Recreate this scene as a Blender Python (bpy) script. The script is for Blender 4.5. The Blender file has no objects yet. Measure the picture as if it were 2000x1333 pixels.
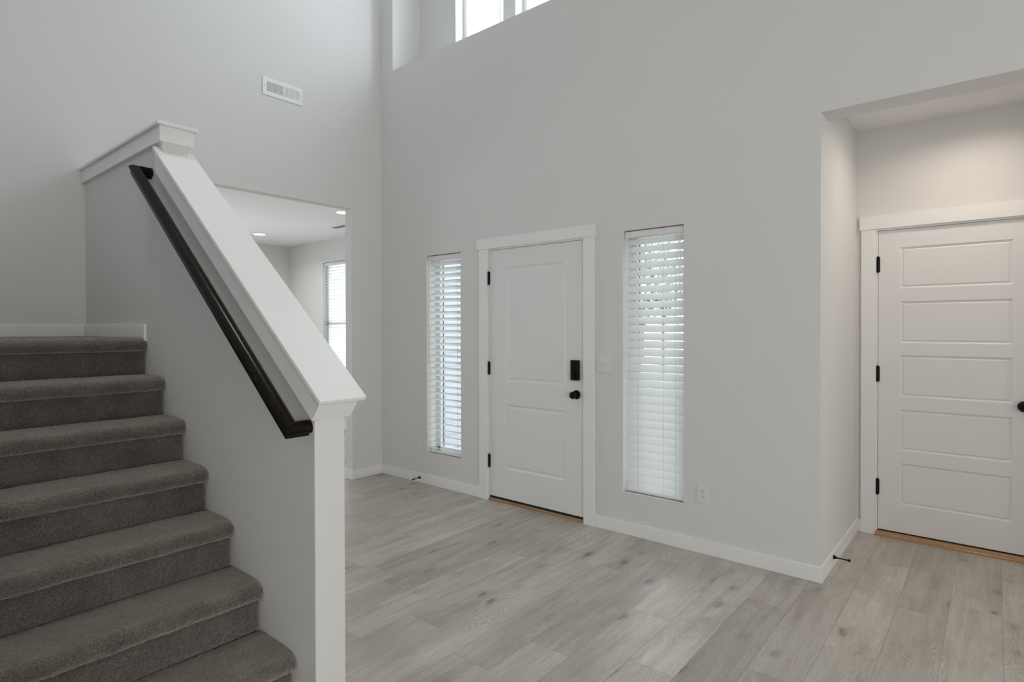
import bpy, bmesh, math, random
import numpy as np
from mathutils import Vector, Matrix

random.seed(7)
rng = np.random.default_rng(11)
S = bpy.context.scene
COL = S.collection

# ------------------------------------------------------------------ camera
cam_d = bpy.data.cameras.new('camera')
cam = bpy.data.objects.new('camera', cam_d)
COL.objects.link(cam)
S.camera = cam
yaw, pitch, roll = math.radians(39.7765), math.radians(-0.4901), math.radians(-0.1248)
fwd = Vector((-math.sin(yaw)*math.cos(pitch), math.cos(yaw)*math.cos(pitch), math.sin(pitch)))
rgt = Vector((math.cos(yaw), math.sin(yaw), 0))
upv = rgt.cross(fwd)
r2 = rgt*math.cos(roll) + upv*math.sin(roll)
u2 = upv*math.cos(roll) - rgt*math.sin(roll)
M = Matrix((r2, u2, -fwd)).transposed().to_4x4()
M.translation = Vector((4.6324, -3.5637, 1.4193))
cam.matrix_world = M
cam_d.sensor_width = 36.0
cam_d.lens = 1134.96/2000*36
cam_d.shift_y = -15.7/2000
cam_d.clip_start = 0.05

# ------------------------------------------------------------------ world, colour management
W = bpy.data.worlds.new('sky')
S.world = W
W.use_nodes = True
bg = W.node_tree.nodes['Background']
bg.inputs[0].default_value = (0.90, 0.96, 1.0, 1)
bg.inputs[1].default_value = 3.3
S.view_settings.view_transform = 'Standard'
S.view_settings.look = 'None'
S.view_settings.gamma = 1.0
S.view_settings.exposure = 0.0
S.view_settings.use_curve_mapping = False
S.cycles.use_denoising = True
S.cycles.max_bounces = 10
S.cycles.diffuse_bounces = 6
S.cycles.transparent_max_bounces = 16
S.cycles.sample_clamp_indirect = 6.0
S.cycles.caustics_reflective = False
S.cycles.caustics_refractive = False

def portal(x, y, z, w, h, facing):
    """sky-light portal in a window opening; facing = direction into the room"""
    L = bpy.data.lights.new('window_portal', 'AREA')
    L.shape = 'RECTANGLE'; L.size = w; L.size_y = h
    L.cycles.is_portal = True
    o = bpy.data.objects.new('window_portal', L); COL.objects.link(o)
    o.location = (x, y, z)
    o.rotation_euler = Vector(facing).to_track_quat('-Z', 'Y').to_euler()
    return o

def area(name, loc, w, h, facing, watts, color):
    L = bpy.data.lights.new(name, 'AREA')
    L.shape = 'RECTANGLE'; L.size = w; L.size_y = h
    L.energy = watts; L.color = color
    o = bpy.data.objects.new(name, L); COL.objects.link(o)
    o.location = loc
    o.rotation_euler = Vector(facing).to_track_quat('-Z', 'Y').to_euler()
    return o

# unseen fill lamps added before solid walls; daylight at clerestory and den windows
area('fill_right', (7.66, -4.6, 1.5), 3.2, 2.2, (-1, 0, 0), 108, (1.0, 1.0, 0.985))
area('fill_right_front', (7.66, -1.3, 1.5), 1.6, 2.2, (-1, 0, 0), 24, (0.97, 1.0, 1.0))
for cx_ in (0.9905, 1.7235, 2.4565):
    area('daylight_clerestory', (cx_, 0.62, 4.5), 0.6, 1.2, (-0.25, -1, -0.3), 19, (0.82, 0.895, 1.0))
area('daylight_den', (-2.2, 1.45, 1.5), 1.5, 1.75, (0, -1, 0), 5, (0.66, 0.83, 1.0))
area('fill_den_side', (-3.84, -1.75, 1.5), 1.5, 1.5, (1, 0, 0), 52, (0.90, 0.96, 1.0))  # added fill lamp in front of the den's solid far wall
# unseen overhead fill lamps, added without fixtures above the frame
for nm, x, y, e, c, sp in (('great_room_fill', 3.8, -5.2, 3, (1, .96, .90), 160), ('stair_fill', 1.75, -3.2, 4.5, (1.0, .92, .84), 85)):
    L = bpy.data.lights.new(nm, 'AREA'); L.shape = 'DISK'; L.size = .16; L.energy = e; L.color = c; L.spread = math.radians(sp)
    o = bpy.data.objects.new(nm, L); COL.objects.link(o); o.location = (x, y, 5.45)
portal(0.8745, 0.20, 1.18, 0.43, 1.79, (0, -1, 0))
portal(2.877, 0.20, 1.18, 0.43, 1.79, (0, -1, 0))
portal(-2.2, 1.36, 1.5, 1.5, 1.75, (0, -1, 0))

# ------------------------------------------------------------------ materials
def mat(name):
    m = bpy.data.materials.new(name); m.use_nodes = True
    nt = m.node_tree
    return m, nt, nt.nodes['Principled BSDF'], nt.nodes, nt.links

def simple(name, col, rough=0.5, metal=0.0, spec=0.5, coat=0.0):
    m, nt, b, N, L = mat(name)
    b.inputs['Base Color'].default_value = (*col, 1)
    b.inputs['Roughness'].default_value = rough
    b.inputs['Metallic'].default_value = metal
    b.inputs['Specular IOR Level'].default_value = spec
    b.inputs['Coat Weight'].default_value = coat
    return m

def painted(name, col, scale=220, strength=0.12, rough=0.8):
    m, nt, b, N, L = mat(name)
    b.inputs['Base Color'].default_value = (*col, 1)
    b.inputs['Roughness'].default_value = rough
    b.inputs['Specular IOR Level'].default_value = 0.3
    tc = N.new('ShaderNodeTexCoord')
    n = N.new('ShaderNodeTexNoise'); n.inputs['Scale'].default_value = scale
    n.inputs['Detail'].default_value = 2
    n2 = N.new('ShaderNodeTexNoise'); n2.inputs['Scale'].default_value = 18
    bm_ = N.new('ShaderNodeBump'); bm_.inputs['Strength'].default_value = strength
    bm_.inputs['Distance'].default_value = 0.002
    add = N.new('ShaderNodeMath'); add.operation = 'ADD'
    L.new(tc.outputs['Object'], n.inputs['Vector']); L.new(tc.outputs['Object'], n2.inputs['Vector'])
    L.new(n.outputs['Fac'], add.inputs[0]); L.new(n2.outputs['Fac'], add.inputs[1])
    L.new(add.outputs[0], bm_.inputs['Height']); L.new(bm_.outputs[0], b.inputs['Normal'])
    return m

WALL = painted('wall_paint', (0.715, 0.709, 0.697))
CEIL = painted('ceiling_paint', (0.86, 0.86, 0.855), scale=90, strength=0.2, rough=0.9)
TRIM = simple('trim_white', (0.840, 0.838, 0.828), 0.38)
DOORW = simple('door_white', (0.790, 0.789, 0.782), 0.42)
PLASTIC = simple('white_plastic', (0.74, 0.735, 0.72), 0.35)
VINYL = simple('window_vinyl', (0.80, 0.80, 0.80), 0.4)
BLACK = simple('black_metal', (0.004, 0.004, 0.004), 0.36, 0.0, 0.15)
DARKGAP = simple('dark_sweep', (0.008, 0.007, 0.006), 0.8)
DUCT_SHADE = simple('duct_shade', (0.02, 0.02, 0.02), 0.8)
REGISTER = simple('register_white', (0.80, 0.80, 0.80), 0.4)
EDGE_STRIP = simple('dark_strip', (0.13, 0.13, 0.14), 0.7)
BARK = simple('bark', (0.08, 0.06, 0.045), 0.9)
LEAF = simple('leaf', (0.26, 0.29, 0.22), 0.6)
CONCRETE = painted('concrete', (0.55, 0.55, 0.54), 40, 0.3, 0.9)
CORD = simple('cord', (0.62, 0.62, 0.60), 0.7)

def blind_mat():
    m, nt, b, N, L = mat('blind_vinyl')
    b.inputs['Base Color'].default_value = (0.88, 0.88, 0.87, 1)
    b.inputs['Roughness'].default_value = 0.45
    t = N.new('ShaderNodeBsdfTranslucent'); t.inputs[0].default_value = (0.90, 0.91, 0.91, 1)
    mx = N.new('ShaderNodeMixShader'); mx.inputs[0].default_value = 0.5
    L.new(b.outputs[0], mx.inputs[1]); L.new(t.outputs[0], mx.inputs[2])
    L.new(mx.outputs[0], N['Material Output'].inputs[0])
    return m
BLIND = blind_mat()

def glass_mat():
    m, nt, b, N, L = mat('pane_glass')
    N.remove(b)
    tr = N.new('ShaderNodeBsdfTransparent'); tr.inputs[0].default_value = (0.95, 0.97, 0.97, 1)
    gl = N.new('ShaderNodeBsdfGlossy'); gl.inputs['Roughness'].default_value = 0.02
    lw = N.new('ShaderNodeLayerWeight'); lw.inputs['Blend'].default_value = 0.5
    pw = N.new('ShaderNodeMath'); pw.operation = 'POWER'; pw.inputs[1].default_value = 4.0
    fr = N.new('ShaderNodeMath'); fr.operation = 'MULTIPLY_ADD'; fr.inputs[1].default_value = 0.8; fr.inputs[2].default_value = 0.04
    L.new(lw.outputs['Facing'], pw.inputs[0]); L.new(pw.outputs[0], fr.inputs[0])
    mx = N.new('ShaderNodeMixShader')
    L.new(fr.outputs[0], mx.inputs[0]); L.new(tr.outputs[0], mx.inputs[1]); L.new(gl.outputs[0], mx.inputs[2])
    L.new(mx.outputs[0], N['Material Output'].inputs[0])
    return m
GLASS = glass_mat()

def emit(name, col, s):
    m, nt, b, N, L = mat(name)
    b.inputs['Base Color'].default_value = (0.8, 0.8, 0.8, 1)
    b.inputs['Emission Color'].default_value = (*col, 1)
    b.inputs['Emission Strength'].default_value = s
    return m
LENS_WARM = emit('lamp_lens_warm', (1.0, 0.83, 0.62), 6)
LENS = emit('lamp_lens', (1.0, 0.95, 0.88), 5)

def wood(name, c0, c1, rough, coat, sx, sy, sz):
    m, nt, b, N, L = mat(name)
    tc = N.new('ShaderNodeTexCoord'); mp = N.new('ShaderNodeMapping')
    mp.inputs['Scale'].default_value = (sx, sy, sz)
    n = N.new('ShaderNodeTexNoise'); n.inputs['Scale'].default_value = 1; n.inputs['Detail'].default_value = 6
    cr = N.new('ShaderNodeValToRGB')
    cr.color_ramp.elements[0].position = .3; cr.color_ramp.elements[0].color = (*c0, 1)
    cr.color_ramp.elements[1].position = .7; cr.color_ramp.elements[1].color = (*c1, 1)
    L.new(tc.outputs['Object'], mp.inputs[0]); L.new(mp.outputs[0], n.inputs['Vector'])
    L.new(n.outputs['Fac'], cr.inputs[0]); L.new(cr.outputs[0], b.inputs['Base Color'])
    b.inputs['Roughness'].default_value = rough
    b.inputs['Coat Weight'].default_value = coat
    b.inputs['Coat Roughness'].default_value = 0.15
    return m
RAILWOOD = wood('espresso_wood', (0.003, 0.0025, 0.002), (0.011, 0.007, 0.005), 0.22, 0.0, 12, 60, 90)
RAILWOOD.node_tree.nodes['Principled BSDF'].inputs['Specular IOR Level'].default_value = 0.16
OAK = wood('oak_threshold', (0.30, 0.165, 0.075), (0.50, 0.30, 0.155), 0.45, 0.1, 3, 90, 90)

def carpet_mat():
    m, nt, b, N, L = mat('carpet_pile')
    tc = N.new('ShaderNodeTexCoord')
    n1 = N.new('ShaderNodeTexNoise'); n1.inputs['Scale'].default_value = 420; n1.inputs['Detail'].default_value = 2
    n1.inputs['Roughness'].default_value = 0.6
    n2 = N.new('ShaderNodeTexNoise'); n2.inputs['Scale'].default_value = 9; n2.inputs['Detail'].default_value = 3
    cr = N.new('ShaderNodeValToRGB')
    e = cr.color_ramp.elements
    e[0].position = 0.34; e[0].color = (0.036, 0.032, 0.027, 1)
    e[1].position = 0.68; e[1].color = (0.31, 0.286, 0.251, 1)
    mid = e.new(0.5); mid.color = (0.122, 0.112, 0.098, 1)
    mx = N.new('ShaderNodeMix'); mx.data_type = 'RGBA'; mx.blend_type = 'MULTIPLY'
    cr2 = N.new('ShaderNodeValToRGB')
    cr2.color_ramp.elements[0].position = .3; cr2.color_ramp.elements[0].color = (0.74, 0.74, 0.74, 1)
    cr2.color_ramp.elements[1].position = .7; cr2.color_ramp.elements[1].color = (1.1, 1.1, 1.1, 1)
    mx.inputs[0].default_value = 1.0
    L.new(tc.outputs['Object'], n1.inputs['Vector']); L.new(tc.outputs['Object'], n2.inputs['Vector'])
    L.new(n1.outputs['Fac'], cr.inputs[0]); L.new(n2.outputs['Fac'], cr2.inputs[0])
    L.new(cr.outputs[0], mx.inputs[6]); L.new(cr2.outputs[0], mx.inputs[7])
    L.new(mx.outputs[2], b.inputs['Base Color'])
    b.inputs['Roughness'].default_value = 1.0
    b.inputs['Specular IOR Level'].default_value = 0.05
    b.inputs['Sheen Weight'].default_value = 0.85
    b.inputs['Sheen Roughness'].default_value = 0.5
    b.inputs['Sheen Tint'].default_value = (0.95, 0.89, 0.80, 1)
    bp = N.new('ShaderNodeBump'); bp.inputs['Strength'].default_value = 0.9; bp.inputs['Distance'].default_value = 0.003
    L.new(n1.outputs['Fac'], bp.inputs['Height']); L.new(bp.outputs[0], b.inputs['Normal'])
    return m
CARPET = carpet_mat()

def siding_mat():
    m, nt, b, N, L = mat('lap_siding')
    b.inputs['Base Color'].default_value = (0.50, 0.52, 0.56, 1); b.inputs['Roughness'].default_value = 0.6
    return m
SIDING = siding_mat()

def floor_mat():
    m, nt, b, N, L = mat('oak_plank_floor')
    uv = N.new('ShaderNodeUVMap'); uv.uv_map = 'grain'
    uvl = N.new('ShaderNodeUVMap'); uvl.uv_map = 'local'
    at = N.new('ShaderNodeAttribute'); at.attribute_name = 'plank'
    sepc = N.new('ShaderNodeSeparateColor'); L.new(at.outputs['Color'], sepc.inputs[0])
    def mapped(sx, sy):
        mp = N.new('ShaderNodeMapping'); mp.inputs['Scale'].default_value = (sx, sy, 1)
        L.new(uv.outputs[0], mp.inputs[0]); return mp.outputs[0]
    def noise(v, scale, det, rough=.55, dist=0.0):
        n = N.new('ShaderNodeTexNoise'); n.inputs['Scale'].default_value = scale
        n.inputs['Detail'].default_value = det; n.inputs['Roughness'].default_value = rough
        n.inputs['Distortion'].default_value = dist
        L.new(v, n.inputs['Vector']); return n.outputs['Fac']
    def math_(op, a, b_=None, clamp=False):
        n = N.new('ShaderNodeMath'); n.operation = op; n.use_clamp = clamp
        for i, v in enumerate((a, b_)):
            if v is None: continue
            if isinstance(v, (int, float)): n.inputs[i].default_value = v
            else: L.new(v, n.inputs[i])
        return n.outputs[0]
    def ramp(f, p0, c0, p1, c1):
        r = N.new('ShaderNodeValToRGB')
        r.color_ramp.elements[0].position = p0; r.color_ramp.elements[0].color = (*c0, 1)
        r.color_ramp.elements[1].position = p1; r.color_ramp.elements[1].color = (*c1, 1)
        L.new(f, r.inputs[0]); return r.outputs[0]
    def mul(a, c, fac=1.0):
        x = N.new('ShaderNodeMix'); x.data_type = 'RGBA'; x.blend_type = 'MULTIPLY'
        if isinstance(fac, (int, float)): x.inputs[0].default_value = fac
        else: L.new(fac, x.inputs[0])
        L.new(a, x.inputs[6])
        if isinstance(c, tuple): x.inputs[7].default_value = (*c, 1)
        else: L.new(c, x.inputs[7])
        return x.outputs[2]
    streak = noise(mapped(22, 1.3), 1.0, 6, .68, 0.6)
    cloud = noise(mapped(4.5, 1.5), 1.0, 4, .6, 0.5)
    fine = noise(mapped(260, 11), 1.0, 4, .75)
    pore = noise(mapped(120, 14), 1.0, 2, .6)
    # growth-ring contours (cathedral figure)
    field = noise(mapped(5.5, 1.25), 1.0, 3, .35, 0.2)
    ring = math_('SINE', math_('MULTIPLY', field, 330.0))
    ring = math_('MULTIPLY', math_('ADD', ring, 1.0), 0.5)
    mask = ramp(noise(mapped(5.2, 1.5), 1.0, 2), .52, (0, 0, 0), .64, (1, 1, 1))
    # knots
    vo = N.new('ShaderNodeTexVoronoi'); vo.voronoi_dimensions = '2D'; vo.inputs['Scale'].default_value = 1.0; vo.inputs['Randomness'].default_value = 1.0
    wob = N.new('ShaderNodeMix'); wob.data_type = 'RGBA'; wob.blend_type = 'LINEAR_LIGHT'; wob.inputs[0].default_value = 0.14
    nz = N.new('ShaderNodeTexNoise'); nz.inputs['Scale'].default_value = 4.0; nz.inputs['Detail'].default_value = 6
    nz.inputs['Roughness'].default_value = 0.7
    kv = mapped(8.0, 3.6)
    L.new(kv, nz.inputs['Vector']); L.new(kv, wob.inputs[6]); L.new(nz.outputs['Color'], wob.inputs[7])
    L.new(wob.outputs[2], vo.inputs['Vector'])
    sel = N.new('ShaderNodeSeparateColor'); L.new(vo.outputs['Color'], sel.inputs[0])
    pick = ramp(sel.outputs[0], .68, (0, 0, 0), .74, (1, 1, 1))
    pick2 = ramp(sel.outputs[1], .25, (.25, .25, .25), .9, (1, 1, 1))
    pick = math_('MULTIPLY', pick, pick2)
    knot_small = ramp(vo.outputs['Distance'], .04, (1, 1, 1), .22, (0, 0, 0))
    knot = math_('MULTIPLY', math_('MULTIPLY', knot_small, pick), ramp(nz.outputs['Fac'], .38, (.25, .25, .25), .58, (1, 1, 1)))
    halo = math_('MULTIPLY', ramp(vo.outputs['Distance'], .04, (1, 1, 1), .50, (0, 0, 0)), pick)
    base = ramp(streak, .34, (0.455, 0.422, 0.375), .66, (0.580, 0.550, 0.505))
    base = mul(base, ramp(cloud, .34, (0.80, 0.79, 0.775), .56, (1.02, 1.02, 1.02)))
    base = mul(base, ramp(fine, .32, (0.84, 0.83, 0.82), .60, (1.03, 1.03, 1.03)))
    base = mul(base, ramp(pore, .28, (0.80, 0.78, 0.76), .42, (1, 1, 1)), 0.6)
    base = mul(base, ramp(ring, .10, (0.82, 0.80, 0.78), .6, (1.02, 1.02, 1.02)), math_('MULTIPLY', mask, 0.75))
    base = mul(base, (0.80, 0.77, 0.74), math_('MULTIPLY', halo, 0.7))
    base = mul(base, (0.30, 0.26, 0.23), math_('MULTIPLY', knot, 0.95))
    tone = ramp(sepc.outputs[0], 0, (0.87, 0.86, 0.85), 1, (1.09, 1.09, 1.09))
    base = mul(base, tone)
    # plank edges
    sx = N.new('ShaderNodeSeparateXYZ'); L.new(uvl.outputs[0], sx.inputs[0])
    e1 = math_('MINIMUM', sx.outputs[0], math_('SUBTRACT', 0.2055, sx.outputs[0]))
    e2 = math_('MINIMUM', sx.outputs[1], math_('SUBTRACT', 1.22, sx.outputs[1]))
    e = math_('MINIMUM', e1, e2)
    edge = ramp(math_('MULTIPLY', e, 100.0), .03, (0.55, 0.53, 0.50), .17, (1, 1, 1))
    base = mul(base, edge)
    L.new(base, b.inputs['Base Color'])
    rr = ramp(streak, .2, (0.40, 0.40, 0.40), .8, (0.33, 0.33, 0.33))
    L.new(rr, b.inputs['Roughness'])
    b.inputs['Specular IOR Level'].default_value = 0.5
    bp = N.new('ShaderNodeBump'); bp.inputs['Strength'].default_value = 0.25; bp.inputs['Distance'].default_value = 0.0012
    hsum = math_('ADD', math_('MULTIPLY', fine, 0.35), math_('MULTIPLY', edge, 1.0))
    L.new(hsum, bp.inputs['Height']); L.new(bp.outputs[0], b.inputs['Normal'])
    return m
FLOORM = floor_mat()

# ------------------------------------------------------------------ mesh helpers
def box(bm, x0, x1, y0, y1, z0, z1):
    v = [bm.verts.new(p) for p in ((x0, y0, z0), (x1, y0, z0), (x1, y1, z0), (x0, y1, z0),
                                   (x0, y0, z1), (x1, y0, z1), (x1, y1, z1), (x0, y1, z1))]
    for f in ((3, 2, 1, 0), (4, 5, 6, 7), (0, 1, 5, 4), (1, 2, 6, 5), (2, 3, 7, 6), (3, 0, 4, 7)):
        bm.faces.new([v[i] for i in f])

def prism(bm, poly, axis, a0, a1):
    """extrude a closed 2D polygon along axis ('x': poly=(y,z), 'y': (x,z), 'z': (x,y))"""
    def P(p, a):
        return {'x': (a, p[0], p[1]), 'y': (p[0], a, p[1]), 'z': (p[0], p[1], a)}[axis]
    A = [bm.verts.new(P(p, a0)) for p in poly]; B = [bm.verts.new(P(p, a1)) for p in poly]
    n = len(poly)
    bm.faces.new(A); bm.faces.new(B[::-1])
    for i in range(n):
        bm.faces.new((A[i], B[i], B[(i+1) % n], A[(i+1) % n]))

def cyl(bm, p0, p1, r0, r1=None, seg=20, caps=True):
    p0, p1 = Vector(p0), Vector(p1); r1 = r0 if r1 is None else r1
    d = (p1-p0).normalized()
    a = d.orthogonal().normalized(); b = d.cross(a)
    R0 = []; R1 = []
    for i in range(seg):
        t = 2*math.pi*i/seg; o = a*math.cos(t)+b*math.sin(t)
        R0.append(bm.verts.new(p0+o*r0)); R1.append(bm.verts.new(p1+o*r1))
    for i in range(seg):
        bm.faces.new((R0[i], R0[(i+1) % seg], R1[(i+1) % seg], R1[i]))
    if caps:
        bm.faces.new(R0[::-1]); bm.faces.new(R1)

def lathe(bm, prof, origin, axis, seg=28):
    """prof: list of (r, h) along axis"""
    o = Vector(origin); d = Vector(axis).normalized(); a = d.orthogonal().normalized(); b = d.cross(a)
    rings = []
    for r, h in prof:
        if r < 1e-6:
            rings.append([bm.verts.new(o+d*h)])
        else:
            rings.append([bm.verts.new(o+d*h+(a*math.cos(2*math.pi*i/seg)+b*math.sin(2*math.pi*i/seg))*r) for i in range(seg)])
    for A, B in zip(rings[:-1], rings[1:]):
        for i in range(seg):
            j = (i+1) % seg
            if len(A) == 1 and len(B) == 1: continue
            if len(A) == 1: bm.faces.new((A[0], B[i], B[j]))
            elif len(B) == 1: bm.faces.new((A[i], A[j], B[0]))
            else: bm.faces.new((A[i], A[j], B[j], B[i]))

def slab(bm, axis, a0, a1, b0, b1, c0, c1, holes=()):
    """wall slab with rectangular holes. axis 'y': a=x,b=z,c=y ; 'x': a=y,b=z,c=x ; 'z': a=x,b=y,c=z"""
    def P(a, b, c):
        return {'y': (a, c, b), 'x': (c, a, b), 'z': (a, b, c)}[axis]
    As = sorted({a0, a1, *[min(max(h[i], a0), a1) for h in holes for i in (0, 1)]})
    Bs = sorted({b0, b1, *[min(max(h[i], b0), b1) for h in holes for i in (2, 3)]})
    def solid(i, j):
        if i < 0 or j < 0 or i >= len(As)-1 or j >= len(Bs)-1: return False
        a = (As[i]+As[i+1])/2; b = (Bs[j]+Bs[j+1])/2
        return not any(h[0] < a < h[1] and h[2] < b < h[3] for h in holes)
    V = {}
    def vert(i, j, c):
        k = (i, j, c)
        if k not in V: V[k] = bm.verts.new(P(As[i], Bs[j], c))
        return V[k]
    for i in range(len(As)-1):
        for j in range(len(Bs)-1):
            if not solid(i, j): continue
            q = [(i, j), (i+1, j), (i+1, j+1), (i, j+1)]
            bm.faces.new([vert(*p, c0) for p in q]); bm.faces.new([vert(*p, c1) for p in q[::-1]])
            for (p, r, di, dj) in ((q[0], q[1], 0, -1), (q[1], q[2], 1, 0), (q[2], q[3], 0, 1), (q[3], q[0], -1, 0)):
                if not solid(i+di, j+dj):
                    bm.faces.new((vert(*p, c0), vert(*p, c1), vert(*r, c1), vert(*r, c0)))

def obj(name, bm, m, parent=None, bevel=0.0, smooth=False, seg=2):
    bmesh.ops.recalc_face_normals(bm, faces=bm.faces)
    me = bpy.data.meshes.new(name); bm.to_mesh(me); bm.free()
    o = bpy.data.objects.new(name, me); COL.objects.link(o)
    me.materials.append(m)
    if parent is not None:
        o.parent = parent
        o.matrix_parent_inverse = Matrix.Translation(-parent.location) if False else Matrix.Identity(4)
        o.location = -parent.location
    if smooth:
        me.polygons.foreach_set('use_smooth', [True]*len(me.polygons))
    if bevel:
        b = o.modifiers.new('bevel', 'BEVEL'); b.width = bevel; b.segments = seg; b.limit_method = 'ANGLE'
        b.angle_limit = math.radians(40)
        if smooth is False:
            me.polygons.foreach_set('use_smooth', [True]*len(me.polygons))
            w = o.modifiers.new('wn', 'WEIGHTED_NORMAL'); w.keep_sharp = False
    return o

def B(): return bmesh.new()
def bxs(*bs):
    bm = bmesh.new()
    for b in bs: box(bm, *b)
    return bm

def thing(name, label, cat, loc, group=None):
    o = bpy.data.objects.new(name, None); COL.objects.link(o); o.location = loc
    o.empty_display_size = 0.1
    o['label'] = label; o['category'] = cat
    if group: o['group'] = group
    return o

def tag(o, label, cat, group=None):
    o['label'] = label; o['category'] = cat
    if group: o['group'] = group
    return o

def struct(name, bm, m, bevel=0.0, label=None):
    o = obj(name, bm, m, None, bevel); o['kind'] = 'structure'
    if label: o['label'] = label
    return o

def sroot(name, loc, label=None):
    o = bpy.data.objects.new(name, None); COL.objects.link(o); o.location = loc; o['kind'] = 'structure'
    o.empty_display_size = 0.1
    if label: o['label'] = label
    return o

# ------------------------------------------------------------------ dimensions
XR, YB, ZC = 7.7, -7.2, 5.5             # right wall, back wall, ceiling
XA, YA = 3.887, 1.0865                  # alcove left wall, alcove back wall
T = 0.185                               # front wall thickness
WL = (0.658, 1.091, 0.287, 2.076)
WR = (2.659, 3.095, 0.287, 2.084)
D1 = (1.4205, 2.3345)
YH0, YH1 = -2.41, -2.284                # half wall faces
YS = -3.48                              # stairwell wall face
LZ = 1.37                               # landing height
NW = [(0.694, 1.287), (1.427, 2.02), (2.16, 2.753)]
NWZ = (3.95, 5.15)

# ------------------------------------------------------------------ floor (one mesh, a face per plank)
def build_floor():
    w, L = 0.2055, 1.22
    x0, x1, y0, y1 = -4.0, XR, YB, 1.35
    known = {-8: -1.685, -6: -1.787, -5: -1.494, -3: -1.346, -10: -1.532, -7: -1.075, -9: -0.758,
             -1: -1.09, 0: -0.683, 2: 0.152, -2: -0.449}
    verts, faces, g, l, col = [], [], [], [], []
    k0 = math.floor((x0-4.046)/w); k1 = math.ceil((x1-4.046)/w)
    for k in range(k0, k1):
        a0 = 4.046+k*w; a1 = a0+w
        ph = known.get(k, random.uniform(0, L))
        n = math.floor((y0-ph)/L)
        while ph+n*L < y1:
            b0 = ph+n*L; b1 = b0+L; n += 1
            ca0, ca1, cb0, cb1 = max(a0, x0), min(a1, x1), max(b0, y0), min(b1, y1)
            if ca1-ca0 < 1e-4 or cb1-cb0 < 1e-4: continue
            i = len(verts)
            pts = [(ca0, cb0), (ca1, cb0), (ca1, cb1), (ca0, cb1)]
            verts += [(p[0], p[1], 0) for p in pts]; faces.append((i, i+1, i+2, i+3))
            ox, oy = random.uniform(0, 60), random.uniform(0, 60)
            fl = random.choice((1, -1))
            for p in pts:
                l.append((p[0]-a0, p[1]-b0))
                g.append((ox+p[0]-a0, oy+fl*(p[1]-b0)))
            t = random.random(); c = (t, random.random(), random.random(), 1)
            col += [c]*4
    me = bpy.data.meshes.new('floor'); me.from_pydata(verts, [], faces)
    ug = me.uv_layers.new(name='grain'); ul = me.uv_layers.new(name='local')
    ug.data.foreach_set('uv', np.array(g, 'f').ravel()); ul.data.foreach_set('uv', np.array(l, 'f').ravel())
    ca = me.color_attributes.new('plank', 'FLOAT_COLOR', 'CORNER')
    ca.data.foreach_set('color', np.array(col, 'f').ravel())
    me.materials.append(FLOORM)
    o = bpy.data.objects.new('floor', me); COL.objects.link(o); o['kind'] = 'structure'
build_floor()

# ------------------------------------------------------------------ room shell
bm = B()
slab(bm, 'y', 0.0, XR, 0.0, ZC, 0.0, T,
     [WL, WR, (D1[0]-.0175, D1[1]+.0175, 0, 2.078), (0.187, 3.26, 3.89, 5.25), (XA, 5.45, 0, 2.606)])
struct('wall_front', bm, WALL)
bm = B(); slab(bm, 'x', YB, 1.34, 0, ZC, -0.10, 0.0, [(-2.20, -0.341, 0, 2.54)])
struct('wall_left', bm, WALL)
bm = bxs((0.0, XR, YB-.15, YB, 0, ZC))
struct('wall_back', bm, WALL)
bm = bxs((XR, XR+.15, YB, 0.0, 0, ZC))
struct('wall_right', bm, WALL)
struct('ceiling', bxs((-0.1, XR+.15, YB-.15, T, ZC, ZC+.1)), CEIL)
struct('wall_stair', bxs((0.0, 3.9, YS-.115, YS, 0, ZC)), WALL)
# unseen frames and white panels added on solid walls behind the fill lamps
def added_window(name, axis, a0, a1, b0, b1, c):
    f = .05; bm = B()
    d = (c-.03, c) if axis == 'x' else (c, c+.03)
    slab(bm, axis[0], a0-f, a1+f, b0-f, b1+f, d[0], d[1], [(a0, a1, b0, b1)])
    o = struct(name, bm, TRIM)
    bm = B(); d = (c-.006, c-.002) if axis == 'x' else (c+.002, c+.006); axis = axis[0]
    slab(bm, axis, a0, a1, b0, b1, d[0], d[1]); obj('backing_panel', bm, BLIND, o).location = (0, 0, 0)
added_window('window_7', 'x', -6.2, -3.0, .4, 2.6, XR)
added_window('window_8', 'x', -2.1, -.5, .4, 2.6, XR)
added_window('window_9', 'xn', -2.5, -1.0, .75, 2.25, -3.89)
# niche behind the clerestory ledge
bm = B()
box(bm, 0.187-.1, 0.187, T, .344, 3.79, 5.35); box(bm, 3.26, 3.36, T, .344, 3.79, 5.35)
box(bm, 0.187, 3.26, T, .344, 3.79, 3.89); box(bm, 0.187, 3.26, T, .344, 5.25, 5.35)
struct('wall_niche_sides', bm, WALL)
bm = B(); slab(bm, 'y', 0.087, 3.36, 3.79, 5.35, .344, .52, [(a, b, *NWZ) for a, b in NW])
struct('wall_niche_back', bm, WALL)
# alcove
struct('wall_alcove_left', bxs((XA-.13, XA, T, YA, 0, 2.9)), WALL)
struct('wall_alcove_right', bxs((5.45, 5.58, T, YA, 0, 2.9)), WALL)
bm = B(); slab(bm, 'y', XA-.13, 5.58, 0, 2.9, YA, YA+.115, [(4.0, 4.843, 0, 2.09)])
struct('wall_alcove_back', bm, WALL)
struct('ceiling_alcove', bxs((XA, 5.45, T, YA, 2.775, 2.9)), CEIL)
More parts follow.
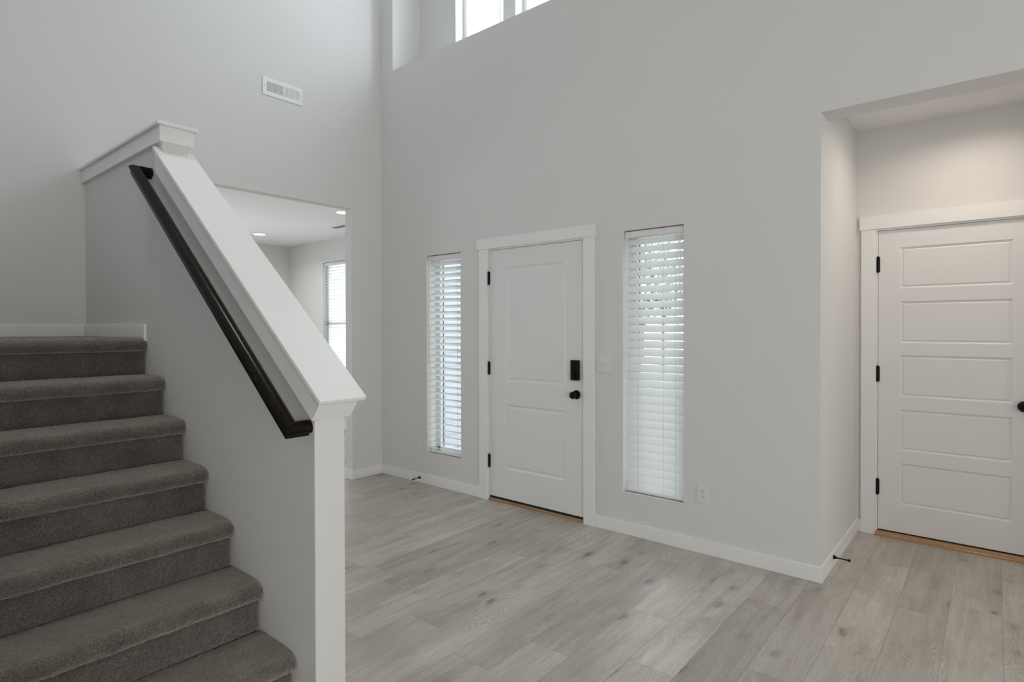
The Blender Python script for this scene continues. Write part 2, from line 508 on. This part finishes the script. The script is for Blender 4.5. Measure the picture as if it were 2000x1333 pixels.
# den beyond the opening in the left wall
bm = B(); slab(bm, 'y', -4.0, -0.1, 0, 2.9, 1.218, 1.34, [(-2.947, -1.45, .62, 2.38)])
struct('wall_den_front', bm, WALL)
bm = bxs((-4.0, -3.89, -4.6, 1.218, 0, 2.9))
struct('wall_den_far', bm, WALL)
struct('wall_den_back', bxs((-3.89, -0.1, -4.6, -4.5, 0, 2.9)), WALL)
struct('ceiling_den', bxs((-3.89, -0.1, -4.5, 1.218, 2.697, 2.8)), CEIL)

# half wall beside the stairs
SL = 0.778
ca, sa = math.cos(math.atan(SL)), math.sin(math.atan(SL))
def st(s, t):                            # slope frame -> (x, z); s runs down the slope, t across it
    return (s*ca+t*sa, -s*sa+t*ca)
def zline(x, t): return (t - x*sa)/ca
bm = B()
prism(bm, [(0, 0), (2.744, 0), (2.744, zline(2.744, 2.64)), (1.333, zline(1.333, 2.64)), (1.333, 2.457), (0, 2.457)], 'y', YH0, YH1)
struct('wall_half', bm, WALL, 0.004)

# sloped cap: board on a fascia
c1 = sroot('trim_1', (2.0, -2.347, 1.7), 'white sloped cap running down the half wall beside the stairs')
def slope_prism(t0, t1, s_end, x_top, y0, y1):
    bm = B()
    p = [st(s_end, t0), st(s_end, t1), (x_top, zline(x_top, t1)), (x_top, zline(x_top, t0))]
    prism(bm, p, 'y', y0, y1); return bm
obj('cap_board', slope_prism(2.642, 2.661, 1.523, 1.30, -2.4445, -2.2495), TRIM, c1, 0.003)
obj('fascia', slope_prism(2.550, 2.642, 1.507, 1.285, -2.4285, -2.2655), TRIM, c1, 0.002)
c2 = sroot('trim_2', (0.6, -2.347, 2.4), 'white level cap along the half wall at the landing, meeting the left wall')
obj('cap_board', bxs((0.0, 1.377, -2.446, -2.250, 2.459, 2.477)), TRIM, c2, 0.003)
obj('fascia', bxs((0.0, 1.358, -2.430, -2.265, 2.379, 2.459)), TRIM, c2, 0.002)

# ------------------------------------------------------------------ baseboards
BH, BT = 0.089, 0.014
bm = bxs((0.0, 1.319, -BT, 0, 0, BH), (2.435, XA+BT, -BT, 0, 0, BH))
struct('baseboard_front', bm, TRIM, 0.003)
bm = bxs((0.0, BT, -0.341-BT, -BT, 0, BH), (-0.1, 0.0, -0.341-BT, -0.341, 0, BH))
struct('baseboard_left', bm, TRIM, 0.003)
bm = bxs((XA, XA+BT, .0, YA, 0, BH), (XA+BT, 3.915, YA-BT, YA, 0, BH))
struct('baseboard_alcove', bm, TRIM, 0.003)
bm = bxs((0.0, BT, YS, YH0-BT, LZ-.02, LZ+.075), (0.0, 1.098, YH0-BT, YH0, LZ-.02, LZ+.075))
struct('baseboard_landing', bm, TRIM, 0.003)
bm = bxs((-3.89, -0.1, 1.218-BT, 1.218, 0, .1), (-3.89, -3.89+BT, -4.5, 1.204, 0, .1))
struct('baseboard_den', bm, TRIM, 0.003)

# ------------------------------------------------------------------ carpeted stairs
RISE, RUN, NOSE1 = LZ/7, 0.2513, 2.618
def carpet_strip(name, prof, y0, y1, parent, step=0.0055):
    P = np.array(prof, float)
    seg = np.linalg.norm(np.diff(P, axis=0), axis=1); cum = np.concatenate([[0], np.cumsum(seg)])
    n = int(cum[-1]/step); q = np.linspace(0, cum[-1], n)
    X = np.interp(q, cum, P[:, 0]); Z = np.interp(q, cum, P[:, 1])
    tx = np.gradient(X); tz = np.gradient(Z); ln = np.hypot(tx, tz)+1e-9
    nx, nz = tz/ln, -tx/ln                 # outward normal
    k = np.ones(5)/5
    nx = np.convolve(np.pad(nx, 2, 'edge'), k, 'valid'); nz = np.convolve(np.pad(nz, 2, 'edge'), k, 'valid')
    m = int((y1-y0)/step); Y = np.linspace(y0, y1, m)
    d = rng.normal(0, 0.0013, (n, m))
    low = rng.normal(0, 1, (n//8+3, m//14+3))
    ii = np.arange(n)/8; jj = np.arange(m)/14
    i0 = ii.astype(int); j0 = jj.astype(int); fi = (ii-i0)[:, None]; fj = (jj-j0)[None, :]
    sm = (low[i0][:, j0]*(1-fi)*(1-fj)+low[i0+1][:, j0]*fi*(1-fj)+low[i0][:, j0+1]*(1-fi)*fj+low[i0+1][:, j0+1]*fi*fj)
    d = d + sm*0.0009
    edge = np.clip((0.012-(y1-Y))/0.012, 0, 1)**2*0.005+np.clip((0.012-(Y-y0))/0.012, 0, 1)**2*0.005
    d = d-edge[None, :]
    VX = X[:, None]+nx[:, None]*d; VZ = Z[:, None]+nz[:, None]*d
    VY = np.broadcast_to(Y[None, :], VX.shape)+rng.normal(0, 0.0008, VX.shape)
    VY = np.clip(VY, y0, y1)
    co = np.stack([VX, VY, VZ], -1).reshape(-1, 3)
    idx = np.arange(n*m).reshape(n, m)
    F = np.stack([idx[:-1, :-1], idx[:-1, 1:], idx[1:, 1:], idx[1:, :-1]], -1).reshape(-1, 4)
    me = bpy.data.meshes.new(name)
    me.vertices.add(len(co)); me.vertices.foreach_set('co', co.ravel())
    me.loops.add(F.size); me.loops.foreach_set('vertex_index', F.ravel())
    me.polygons.add(len(F)); me.polygons.foreach_set('loop_start', np.arange(0, F.size, 4))
    me.polygons.foreach_set('loop_total', np.full(len(F), 4))
    me.update(calc_edges=True); me.validate()
    me.polygons.foreach_set('use_smooth', np.ones(len(F), bool))
    me.materials.append(CARPET)
    o = bpy.data.objects.new(name, me); COL.objects.link(o)
    o.parent = parent; o.location = -parent.location
    return o

stairs = thing('carpeted_staircase', 'grey-brown carpeted staircase climbing along the half wall up to a landing', 'stairs', (1.9, -2.95, 0))
for i in range(1, 8):
    h = RISE*i; nose = NOSE1-RUN*(i-1); xr = nose-0.034
    back = (xr-RUN+.004) if i < 7 else 0.003
    prof = [(xr-.004, h-RISE-.006), (xr, h-RISE+.012), (xr+.001, h-RISE+.06), (xr-.001, h-.088), (xr-.010, h-.074), (nose-.028, h-.070)]
    a, b_ = 0.042, 0.0385
    for t in np.linspace(-44, 90, 22):
        r = math.radians(t); prof.append((nose-a+a*math.cos(r), h-.001-b_+b_*math.sin(r)))
    prof += [(nose-.10, h+.002), (back+.03, h+.001), (back, h-.003)]
    carpet_strip('step' if i < 7 else 'landing', prof, YS+.002, YH0-.001 if i < 7 else YH0-.001, stairs)

# ------------------------------------------------------------------ handrail
def rail_profile():
    """(side, up): side + is the outer side"""
    half = [(0.0165, 0.0), (0.0185, 0.0012), (0.019, 0.003), (0.019, 0.013), (0.0185, 0.015), (0.0168, 0.0165), (0.0168, 0.0185),
            (0.0195, 0.0205), (0.0245, 0.0225), (0.0275, 0.0255), (0.0285, 0.029), (0.0285, 0.032), (0.0278, 0.0350), (0.0262, 0.0385),
            (0.0235, 0.0425), (0.020, 0.0463), (0.0155, 0.0500), (0.011, 0.0530), (0.006, 0.0552), (0.0015, 0.0562)]
    return half + [(-a, b) for a, b in half[::-1]]
rail_root = thing('stair_handrail', 'dark-stained wooden handrail with mitred ends returning to the half wall', 'handrail', (1.95, -2.48, 1.65))
RC, RT0 = -2.4815, 2.470                # rail centre line y, bottom t
S0, S1 = -0.4745+.0285, 1.513-.0285        # centre line ends in s
def rail_ring(bm, s_at_side, ys):
    pass
prof = rail_profile()
def to_world(s, y, t):
    x, z = st(s, t); return (x, y, z)
bm = B()
A = [bm.verts.new(to_world(S0-sd, RC-sd, RT0+u)) for sd, u in prof]
Bv = [bm.verts.new(to_world(S1+sd, RC-sd, RT0+u)) for sd, u in prof]
n = len(prof)
for i in range(n): bm.faces.new((A[i], A[(i+1) % n], Bv[(i+1) % n], Bv[i]))
bm.faces.new(A); bm.faces.new(Bv[::-1])
obj('rail', bm, RAILWOOD, rail_root)
for sgn, sc in ((-1, S0), (1, S1)):
    bm = B()
    A = [bm.verts.new(to_world(sc+sgn*sd, RC-sd, RT0+u)) for sd, u in prof]
    Bv = [bm.verts.new(to_world(sc+sgn*sd, YH0-.0005, RT0+u)) for sd, u in prof]
    for i in range(n): bm.faces.new((A[i], A[(i+1) % n], Bv[(i+1) % n], Bv[i]))
    bm.faces.new(A); bm.faces.new(Bv[::-1])
    obj('rail_return', bm, RAILWOOD, rail_root)

# ------------------------------------------------------------------ doors
def door_slab(x0, x1, z0, z1, yf, th, panels, r1, r2, dep, lift):
    bm = B()
    holes = [p for p in panels]
    slab(bm, 'y', x0, x1, z0, z1, yf, yf+th, holes)
    for (a0, a1, b0, b1) in panels:
        rings = []
        for inset, y in ((0, yf), (0.0015, yf+.002), (r1, yf+dep), (r1+.002, yf+dep), (r1+r2, yf+dep-lift), (r1+r2+.003, yf+dep-lift)):
            rings.append([bm.verts.new((x, y, z)) for x, z in ((a0+inset, b0+inset), (a1-inset, b0+inset), (a1-inset, b1-inset), (a0+inset, b1-inset))])
        for P, Q in zip(rings[:-1], rings[1:]):
            for i in range(4):
                bm.faces.new((P[i], P[(i+1) % 4], Q[(i+1) % 4], Q[i]))
        bm.faces.new(rings[-1])
    bmesh.ops.remove_doubles(bm, verts=bm.verts, dist=1e-5)
    return bm

def hinge(parent, x, y, zc):
    bm = B()
    cyl(bm, (x, y, zc-.052), (x, y, zc+.052), .0065, seg=14)
    for zz in (-.054, .052): cyl(bm, (x, y, zc+zz), (x, y, zc+zz+.005), .0072, .004 if zz > 0 else .0072, seg=14)
    for zz in (-.031, -.0105, .0105, .031): cyl(bm, (x, y, zc+zz-.0008), (x, y, zc+zz+.0008), .0068, seg=14)
    box(bm, x-.010, x+.010, y+.004, y+.010, zc-.05, zc+.05)
    return obj('hinge', bm, BLACK, parent)

def knob(parent, x, yf, z, s=1.0):
    bm = B()
    lathe(bm, [(0, 0), (.033, 0), (.0335, .004), (.031, .008), (.018, .0095), (.0125, .012), (.011, .026), (.013, .034),
               (.021, .039), (.0262, .047), (.0268, .055), (.024, .0625), (.016, .067), (.005, .0682), (0, .0682)], (x, yf, z), (0, -1, 0))
    return obj('knob', bm, BLACK, parent, 0, True)

# front door (two panels)
d1 = sroot('door_1', (1.88, 0.02, 0), 'white two-panel front door between the two narrow windows')
z0, z1 = 0.040, 2.0555
s1 = obj('door_slab', door_slab(D1[0], D1[1], z0, z1, 0.004, .044, [(1.596, 2.1755, .990, 1.9135), (1.594, 2.1735, .2785, .8035)], .016, .018, .008, .005), DOORW, d1)
bm = bxs((D1[0]-.0175, D1[0]-.0025, 0, T, 0, 2.078), (D1[1]+.0025, D1[1]+.0175, 0, T, 0, 2.078), (D1[0]-.0025, D1[1]+.0025, 0, T, 2.0585, 2.078),
         (D1[0]-.003, D1[0]+.012, .050, .075, .0, 2.06), (D1[1]-.012, D1[1]+.003, .050, .075, .0, 2.06), (D1[0]-.002, D1[1]+.002, .050, .075, 2.045, 2.06))
obj('jamb', bm, TRIM, d1)
obj('casing', bxs((1.319, 1.408, -.018, 0, 0, 2.070)), TRIM, d1, 0.002)
obj('casing', bxs((2.347, 2.435, -.018, 0, 0, 2.070)), TRIM, d1, 0.002)
obj('head_casing', bxs((1.298, 2.443, -.023, 0, 2.070, 2.158)), TRIM, d1, 0.002)
bm = B(); prism(bm, [(-.006, 0), (-.006, .018), (-.002, .021), (.06, .024), (.06, 0)], 'x', D1[0]-.0025, D1[1]+.0025)
obj('threshold', bm, OAK, d1)
obj('door_sweep', bxs((D1[0]+.001, D1[1]-.001, .006, .046, .02, .040)), DARKGAP, d1)
for zc in (1.830, 1.089, .325): hinge(d1, 1.4195, -.004, zc)
knob(d1, 2.277, .004, .930)
bm = bxs((2.2395, 2.3085, -.026, .004, 1.036, 1.183))
lk = obj('deadbolt_lock', bm, BLACK, d1, 0.006, seg=3)
bm = B(); cyl(bm, (2.2735, -.026, 1.085), (2.2735, -.033, 1.085), .0125); box(bm, 2.269, 2.278, -.042, -.031, 1.066, 1.104)
obj('thumb_turn', bm, BLACK, lk, 0.002)
lk.children[0].location = (0, 0, 0)

# alcove door (five panels)
E0, E1, YD = 4.0155, 4.8285, YA+.004
d2 = sroot('door_2', (4.42, YA+.02, 0), 'white five-panel door in the warm-lit alcove at the right')
pz = [(1.679, 1.953), (1.313, 1.592), (.954, 1.233), (.592, .869), (.229, .506)]
obj('door_slab', door_slab(E0, E1, .0405, 2.0735, YD, .044, [(4.1395, 4.7125, a, b) for a, b in pz], .011, .010, .009, .006), DOORW, d2)
bm = bxs((4.0, E0-.0025, YA, YA+.115, 0, 2.09), (E1+.0025, 4.843, YA, YA+.115, 0, 2.09), (E0-.0025, E1+.0025, YA, YA+.115, 2.076, 2.09),
         (E0-.003, E0+.012, YA+.052, YA+.075, 0, 2.078), (E1-.012, E1+.003, YA+.052, YA+.075, 0, 2.078), (E0-.002, E1+.002, YA+.052, YA+.075, 2.062, 2.078))
obj('jamb', bm, TRIM, d2)
obj('casing', bxs((3.915, 4.004, YA-.018, YA, 0, 2.087)), TRIM, d2, 0.002)
obj('casing', bxs((4.840, 4.929, YA-.018, YA, 0, 2.087)), TRIM, d2, 0.002)
obj('head_casing', bxs((3.906, 4.938, YA-.023, YA, 2.087, 2.178)), TRIM, d2, 0.002)
bm = B(); prism(bm, [(YA-.034, 0), (YA-.034, .012), (YA-.030, .0155), (YA-.020, .0165), (YA-.018, .022), (YA-.008, .024), (YA-.005, .030), (YA+.08, .034), (YA+.08, 0)], 'x', 4.004, 4.840)
obj('threshold', bm, OAK, d2)
obj('door_sweep', bxs((E0+.001, E1-.001, YD+.004, YD+.04, .03, .0405)), DARKGAP, d2)
for zc in (1.846, 1.102, .3305): hinge(d2, 4.0145, YA-.004, zc)
knob(d2, 4.768, YD, .938)

# ------------------------------------------------------------------ windows and blinds
def window(name, x0, x1, z0, z1, yi, depth, label, midrail=None, mullion=None, fw=.04, edge_strip=False):
    """vinyl frame set toward the outside of the opening"""
    ya, yb = yi+depth-.055, yi+depth-.005
    bm = bxs((x0, x0+fw, ya, yb, z0, z1), (x1-fw, x1, ya, yb, z0, z1), (x0, x1, ya, yb, z0, z0+fw), (x0, x1, ya, yb, z1-fw, z1))
    if midrail: box(bm, x0, x1, ya, yb, midrail-.02, midrail+.02)
    if mullion: box(bm, mullion-.025, mullion+.025, ya, yb, z0, z1)
    o = struct(name, bm, VINYL, 0.003, label)
    if edge_strip:
        g = obj('edge_strip', bxs((x0+fw, x0+fw+.006, yb-.016, yb-.008, z0+fw, z1-fw), (x1-fw-.006, x1-fw, yb-.016, yb-.008, z0+fw, z1-fw)), EDGE_STRIP, o); g.location = (0, 0, 0)  # thin dark strips along the inner frame edges
    p = obj('pane', bxs((x0+.01, x1-.01, (ya+yb)/2-.003, (ya+yb)/2+.003, z0+.01, z1-.01)), GLASS, o)
    p.location = (0, 0, 0)
    return o

window('window_1', *WL, 0.0, T, 'narrow window left of the front door', edge_strip=True)
window('window_2', *WR, 0.0, T, 'narrow window right of the front door', edge_strip=True)
for i, (a, b) in enumerate(NW):
    o = window('window_%d' % (3+i), a, b, *NWZ, .344, .16, 'high clerestory window above the ledge', fw=.045)
    q = obj('muntin', bxs((a+.46, a+.472, .344+.105, .344+.155, NWZ[0], NWZ[1])), VINYL, o); q.location = (0, 0, 0)
window('window_6', -2.947, -1.45, .62, 2.38, 1.218, .122, 'window of the room beyond the opening', midrail=1.49, mullion=-2.2)

def blind(label, x0, x1, z0, z1, yc, tilt, wand_z, ladders, pitch=0.0545, w=0.0635, wand=True, hr=.045):
    """tilt > 0: room edge up (degrees)"""
    r = thing('window_blind', label, 'blind', ((x0+x1)/2, yc, z0), 'white slatted blinds')
    g = .004
    obj('headrail', bxs((x0+g, x1-g, yc-.036, yc+.03, z1-hr-.004, z1-.004)), VINYL, r, 0.008, seg=3)
    zt, zb = z1-hr-.03, z0+.045
    n = int(round((zt-zb)/pitch)); pitch = (zt-zb)/n
    t = math.radians(tilt)
    bm = B()
    for k in range(n+1):
        zc = zt-k*pitch
        pts = []
        m = 6
        for j in range(m+1):
            u = -w/2+w*j/m; crown = .0025*(1-(2*j/m-1)**2)
            # u<0 is the room side
            yy = u*math.cos(t)+crown*math.sin(t); zz = -u*math.sin(t)+crown*math.cos(t)
            pts.append((yc+yy, zc+zz))
        th = .0013
        low = [(p[0]-th*math.sin(t), p[1]-th*2*math.cos(t)) for p in pts[::-1]]
        prism(bm, pts+low, 'x', x0+.008, x1-.008)
    obj('slats', bm, BLIND, r)
    obj('bottom_rail', bxs((x0+.008, x1-.008, yc-.026, yc+.026, z0+.006, z0+.024)), VINYL, r, 0.004, seg=3)
    for lx in ladders:
        bm = B()
        cyl(bm, (lx, yc-.034*math.cos(t), z0+.02), (lx, yc-.034*math.cos(t), z1-hr), .0011, seg=6)
        cyl(bm, (lx, yc+.034*math.cos(t), z0+.02), (lx, yc+.034*math.cos(t), z1-hr), .0011, seg=6)
        obj('ladder_cord', bm, CORD, r)
    if wand:
        bm = B(); cyl(bm, (x0+.030, yc-.048, wand_z), (x0+.030, yc-.044, z1-hr-.01), .0042, seg=8)
        cyl(bm, (x0+.030, yc-.044, z1-hr-.01), (x0+.030, yc-.03, z1-hr+.004), .002, seg=6)
        obj('tilt_wand', bm, VINYL, r)
    return r
blind('white blind with more open slats in the narrow window left of front door', *WL, .052, 24, 1.10, (.81, 1.03), pitch=.0562)
blind('white blind with tighter slats in the narrow window right of front door', *WR, .052, -47.5, 1.11, (2.76, 2.945, 3.03))
blind('white blind with open slats in the room past the opening', -2.947, -1.45, .62, 2.38, 1.27, 14, 1.55, (-2.7, -2.2, -1.7), pitch=.0455, w=.0508)

# ------------------------------------------------------------------ wall plates
def plate(name, label, cat, x0, x1, z0, z1):
    r = thing(name, label, cat, ((x0+x1)/2, 0, (z0+z1)/2))
    obj('cover_plate', bxs((x0, x1, -.006, 0, z0, z1)), PLASTIC, r, 0.0025, seg=3)
    return r
def outlet(label, x0, x1, z0, z1):
    r = plate('wall_outlet', label, 'outlet', x0, x1, z0, z1)
    xc, zc = (x0+x1)/2, (z0+z1)/2
    rc = obj('receptacle', bxs((xc-.0165, xc+.0165, -.0078, -.004, zc-.0335, zc+.0335)), PLASTIC, r, 0.001)
    bm = B()
    for dz in (.0165, -.0165):
        box(bm, xc-.0075, xc-.0055, -.0082, -.0074, zc+dz+.001, zc+dz+.0095)
        box(bm, xc+.0055, xc+.0075, -.0082, -.0074, zc+dz+.001, zc+dz+.0085)
        cyl(bm, (xc, -.0074, zc+dz-.0065), (xc, -.0082, zc+dz-.0065), .0026, seg=12)
    s = obj('slots', bm, DARKGAP, rc); s.location = (0, 0, 0)
    return r
outlet('white outlet plate low on the wall right of the right-hand blind', 3.183, 3.264, .314, .434)
outlet('white outlet plate low on the wall left of the left-hand blind', .500, .582, .306, .425)
sw = plate('light_switch', 'white double toggle switch plate on the wall beside the front door', 'light switch', 2.456, 2.577, 1.104, 1.223)
for dx, up in ((-.023, 1), (.023, -1)):
    xc = (2.456+2.577)/2+dx; zc = 1.1635
    bm = B(); box(bm, xc-.005, xc+.005, -.0068, -.005, zc-.012, zc+.012)
    prism(bm, [(-.006, zc-.006), (-.006, zc+.006), (-.019, zc+.010*up+.004), (-.019, zc+.010*up-.004)], 'x', xc-.0038, xc+.0038)
    obj('toggle', bm, PLASTIC, sw)
    bm = B()
    bm.free()
    for dz in (.030, -.030):
        bm = B(); cyl(bm, (xc, -.005, zc+dz), (xc, -.0068, zc+dz), .0028, seg=10)
        obj('screw', bm, PLASTIC, sw)

# ------------------------------------------------------------------ door stops
def door_stop(label, base, d):
    r = thing('door_stop', label, 'door stop', base)
    b = Vector(base); d = Vector(d).normalized()
    bm = B(); lathe(bm, [(0, 0), (.0125, 0), (.0125, .003), (.008, .012), (.0042, .020), (.0038, .024), (.0038, .070), (.005, .073), (.005, .075), (0, .075)], b, d, 16)
    obj('rod', bm, BLACK, r, 0, True)
    bm = B(); lathe(bm, [(0, .074), (.0068, .074), (.0072, .080), (.0066, .088), (0, .089)], b, d, 16)
    obj('bumper', bm, BLACK, r, 0, True)
door_stop('black rod door stop on the front baseboard near the far left corner', (.572, -BT, .048), (0, -1, -.03))
door_stop('black rod door stop on the alcove baseboard in front of the five-panel door', (XA+BT, .277, .062), (1, .03, -.02))

# ------------------------------------------------------------------ register on the left wall
v = thing('wall_vent', 'white rectangular air register high on the left wall', 'air vent', (0, -1.0175, 3.4215))
ya, yb, za, zb = -1.195, -.840, 3.347, 3.496
f1 = (ya+.036, ya+.176, za+.036, zb-.036); f2 = (ya+.190, yb-.026, za+.036, zb-.036)
bm = B(); slab(bm, 'x', ya, yb, za, zb, .001, .007, [f1, f2]); obj('frame', bm, REGISTER, v, 0.002)
obj('vent_backing', bxs((.0004, .0012, ya+.02, yb-.02, za+.02, zb-.02)), DUCT_SHADE, v)  # flat dark sheet, its colour standing in for shade behind the louvers
for (a, b, c, d), ang in ((f1, 52), (f2, -38)):
    bm = B(); nbl = 11
    for i in range(nbl+1):
        yc = a+(b-a)*i/nbl; t = math.radians(ang)
        dx, dy = .0052*math.cos(t), .0052*math.sin(t)
        nx_, ny_ = -math.sin(t)*.0007, math.cos(t)*.0007
        if ang < 0: dx, dy = .0028, -.0062
        prism(bm, [(.0055-dx/1-nx_, yc-dy-ny_), (.0055+dx*.3-nx_, yc+dy-ny_), (.0055+dx*.3+nx_, yc+dy+ny_), (.0055-dx+nx_, yc-dy+ny_)], 'z', c, d)
    obj('louvers', bm, REGISTER, v)
for yy in (ya+.013, yb-.013):
    bm = B(); cyl(bm, (.006, yy, (za+zb)/2), (.0082, yy, (za+zb)/2), .004, seg=12)
    obj('screw', bm, simple('screw_grey', (.45, .45, .44), .4), v)

# ------------------------------------------------------------------ recessed lamps and den vent
def downlight(label, x, y, z, rad, lens, watts, color, group='recessed ceiling lamps', spot=150, size=None):
    r = thing('recessed_light', label, 'ceiling light', (x, y, z), group)
    bm = B(); lathe(bm, [(rad, -.002), (rad+.018, -.004), (rad+.020, 0), (rad, .0)], (x, y, z), (0, 0, 1)); obj('trim_ring', bm, TRIM, r, 0, True)
    bm = B(); lathe(bm, [(0, -.001), (rad, -.001), (rad, .0), (0, .0)], (x, y, z), (0, 0, 1)); obj('lens', bm, lens, r)
    if watts:
        L = bpy.data.lights.new('lamp_beam', 'AREA'); L.shape = 'DISK'; L.size = size or rad*1.6
        L.energy = watts; L.color = color; L.spread = math.radians(spot)
        o = bpy.data.objects.new('lamp_beam', L); COL.objects.link(o); o.location = (x, y, z-.006)
    return r
downlight('round recessed lamp in the alcove ceiling before the five-panel door', 4.52, .55, 2.775, .065, LENS_WARM, 5.0, (1.0, .85, .735), spot=150, size=.24)
downlight('round recessed lamp on the far room ceiling, the farther left one', -3.04, .31, 2.697, .075, LENS, 6.5, (1, .98, .95))
downlight('round recessed lamp on the far room ceiling, cut by the opening edge', -.90, .183, 2.697, .075, LENS, 6.5, (1, .98, .95))
cv = thing('ceiling_vent', 'flat white air vent in the far room ceiling near the opening edge', 'air vent', (-1.68, .66, 2.697))
bm = B(); slab(bm, 'z', -1.86, -1.50, .58, .74, 2.689, 2.697, [(-1.83, -1.53, .61, .71)]); obj('frame', bm, REGISTER, cv, .001)
bm = B()
for i in range(9):
    yy = .612+i*.012
    prism(bm, [(yy, 2.690), (yy+.008, 2.696), (yy+.0088, 2.696), (yy+.0008, 2.690)], 'x', -1.83, -1.53)
obj('louvers', bm, REGISTER, cv)
obj('vent_backing', bxs((-1.83, -1.53, .61, .71, 2.6964, 2.6968)), simple('vent_grey', (0.4, 0.41, 0.43), .6), cv)

# ------------------------------------------------------------------ outside
g = struct('ground', bxs((-30, 40, 1.36, 40, -.3, -.16)), CONCRETE)
bm = bxs((0.0, 3.757, T, 1.36, -.3, -.05)); struct('floor_porch', bm, CONCRETE)
bm = B()
zz = -.05
while zz < 3.0:
    prism(bm, [(.001, zz), (.018, zz), (.008, zz+.15), (.001, zz+.15)], 'y', T, 1.34); zz += .15
struct('wall_siding', bm, SIDING)

def tree(label, x, y, trunk_h, crown_r, crown_z, nleaf, seed):
    rr = random.Random(seed)
    r = thing('tree', label, 'tree', (x, y, -.16))
    bm = B(); cyl(bm, (x, y, -.16), (x, y, trunk_h), .06, .04, seg=10)
    for k in range(9):
        a = rr.uniform(0, 6.28); e = rr.uniform(.4, 1.1); L_ = crown_r*rr.uniform(.6, .95)
        b0 = Vector((x, y, trunk_h*rr.uniform(.55, 1)))
        cyl(bm, b0, b0+Vector((math.cos(a)*math.cos(e), math.sin(a)*math.cos(e), math.sin(e)))*L_, .04, .012, seg=6)
    obj('trunk', bm, BARK, r)
    V, F = [], []
    for k in range(nleaf):
        while True:
            p = Vector((rr.uniform(-1, 1), rr.uniform(-1, 1), rr.uniform(-1, 1)))
            if .25 < p.length < 1: break
        c = Vector((x, y, crown_z))+Vector((p.x*crown_r, p.y*crown_r, p.z*crown_r*1.05))
        n_ = Vector((rr.gauss(0, 1), rr.gauss(0, 1), rr.gauss(0, 1))).normalized()
        a = n_.orthogonal().normalized(); b = n_.cross(a); s = rr.uniform(.035, .07)
        i = len(V)
        V += [c-a*s, c+b*s*.5, c+a*s*1.2, c-b*s*.5]; F.append((i, i+1, i+2, i+3))
    me = bpy.data.meshes.new('foliage'); me.from_pydata([tuple(p) for p in V], [], F); me.materials.append(LEAF)
    o = bpy.data.objects.new('foliage', me); COL.objects.link(o); o.parent = r; o.location = -r.location
tree('leafy tree outside, seen between the slats of the blind right of the front door', -3.4, 13.5, 2.2, 2.4, 3.85, 6500, 3)
tree('smaller leafy tree outside, behind the blind right of the front door', -8.2, 21.5, 2.4, 2.9, 4.6, 6000, 5)
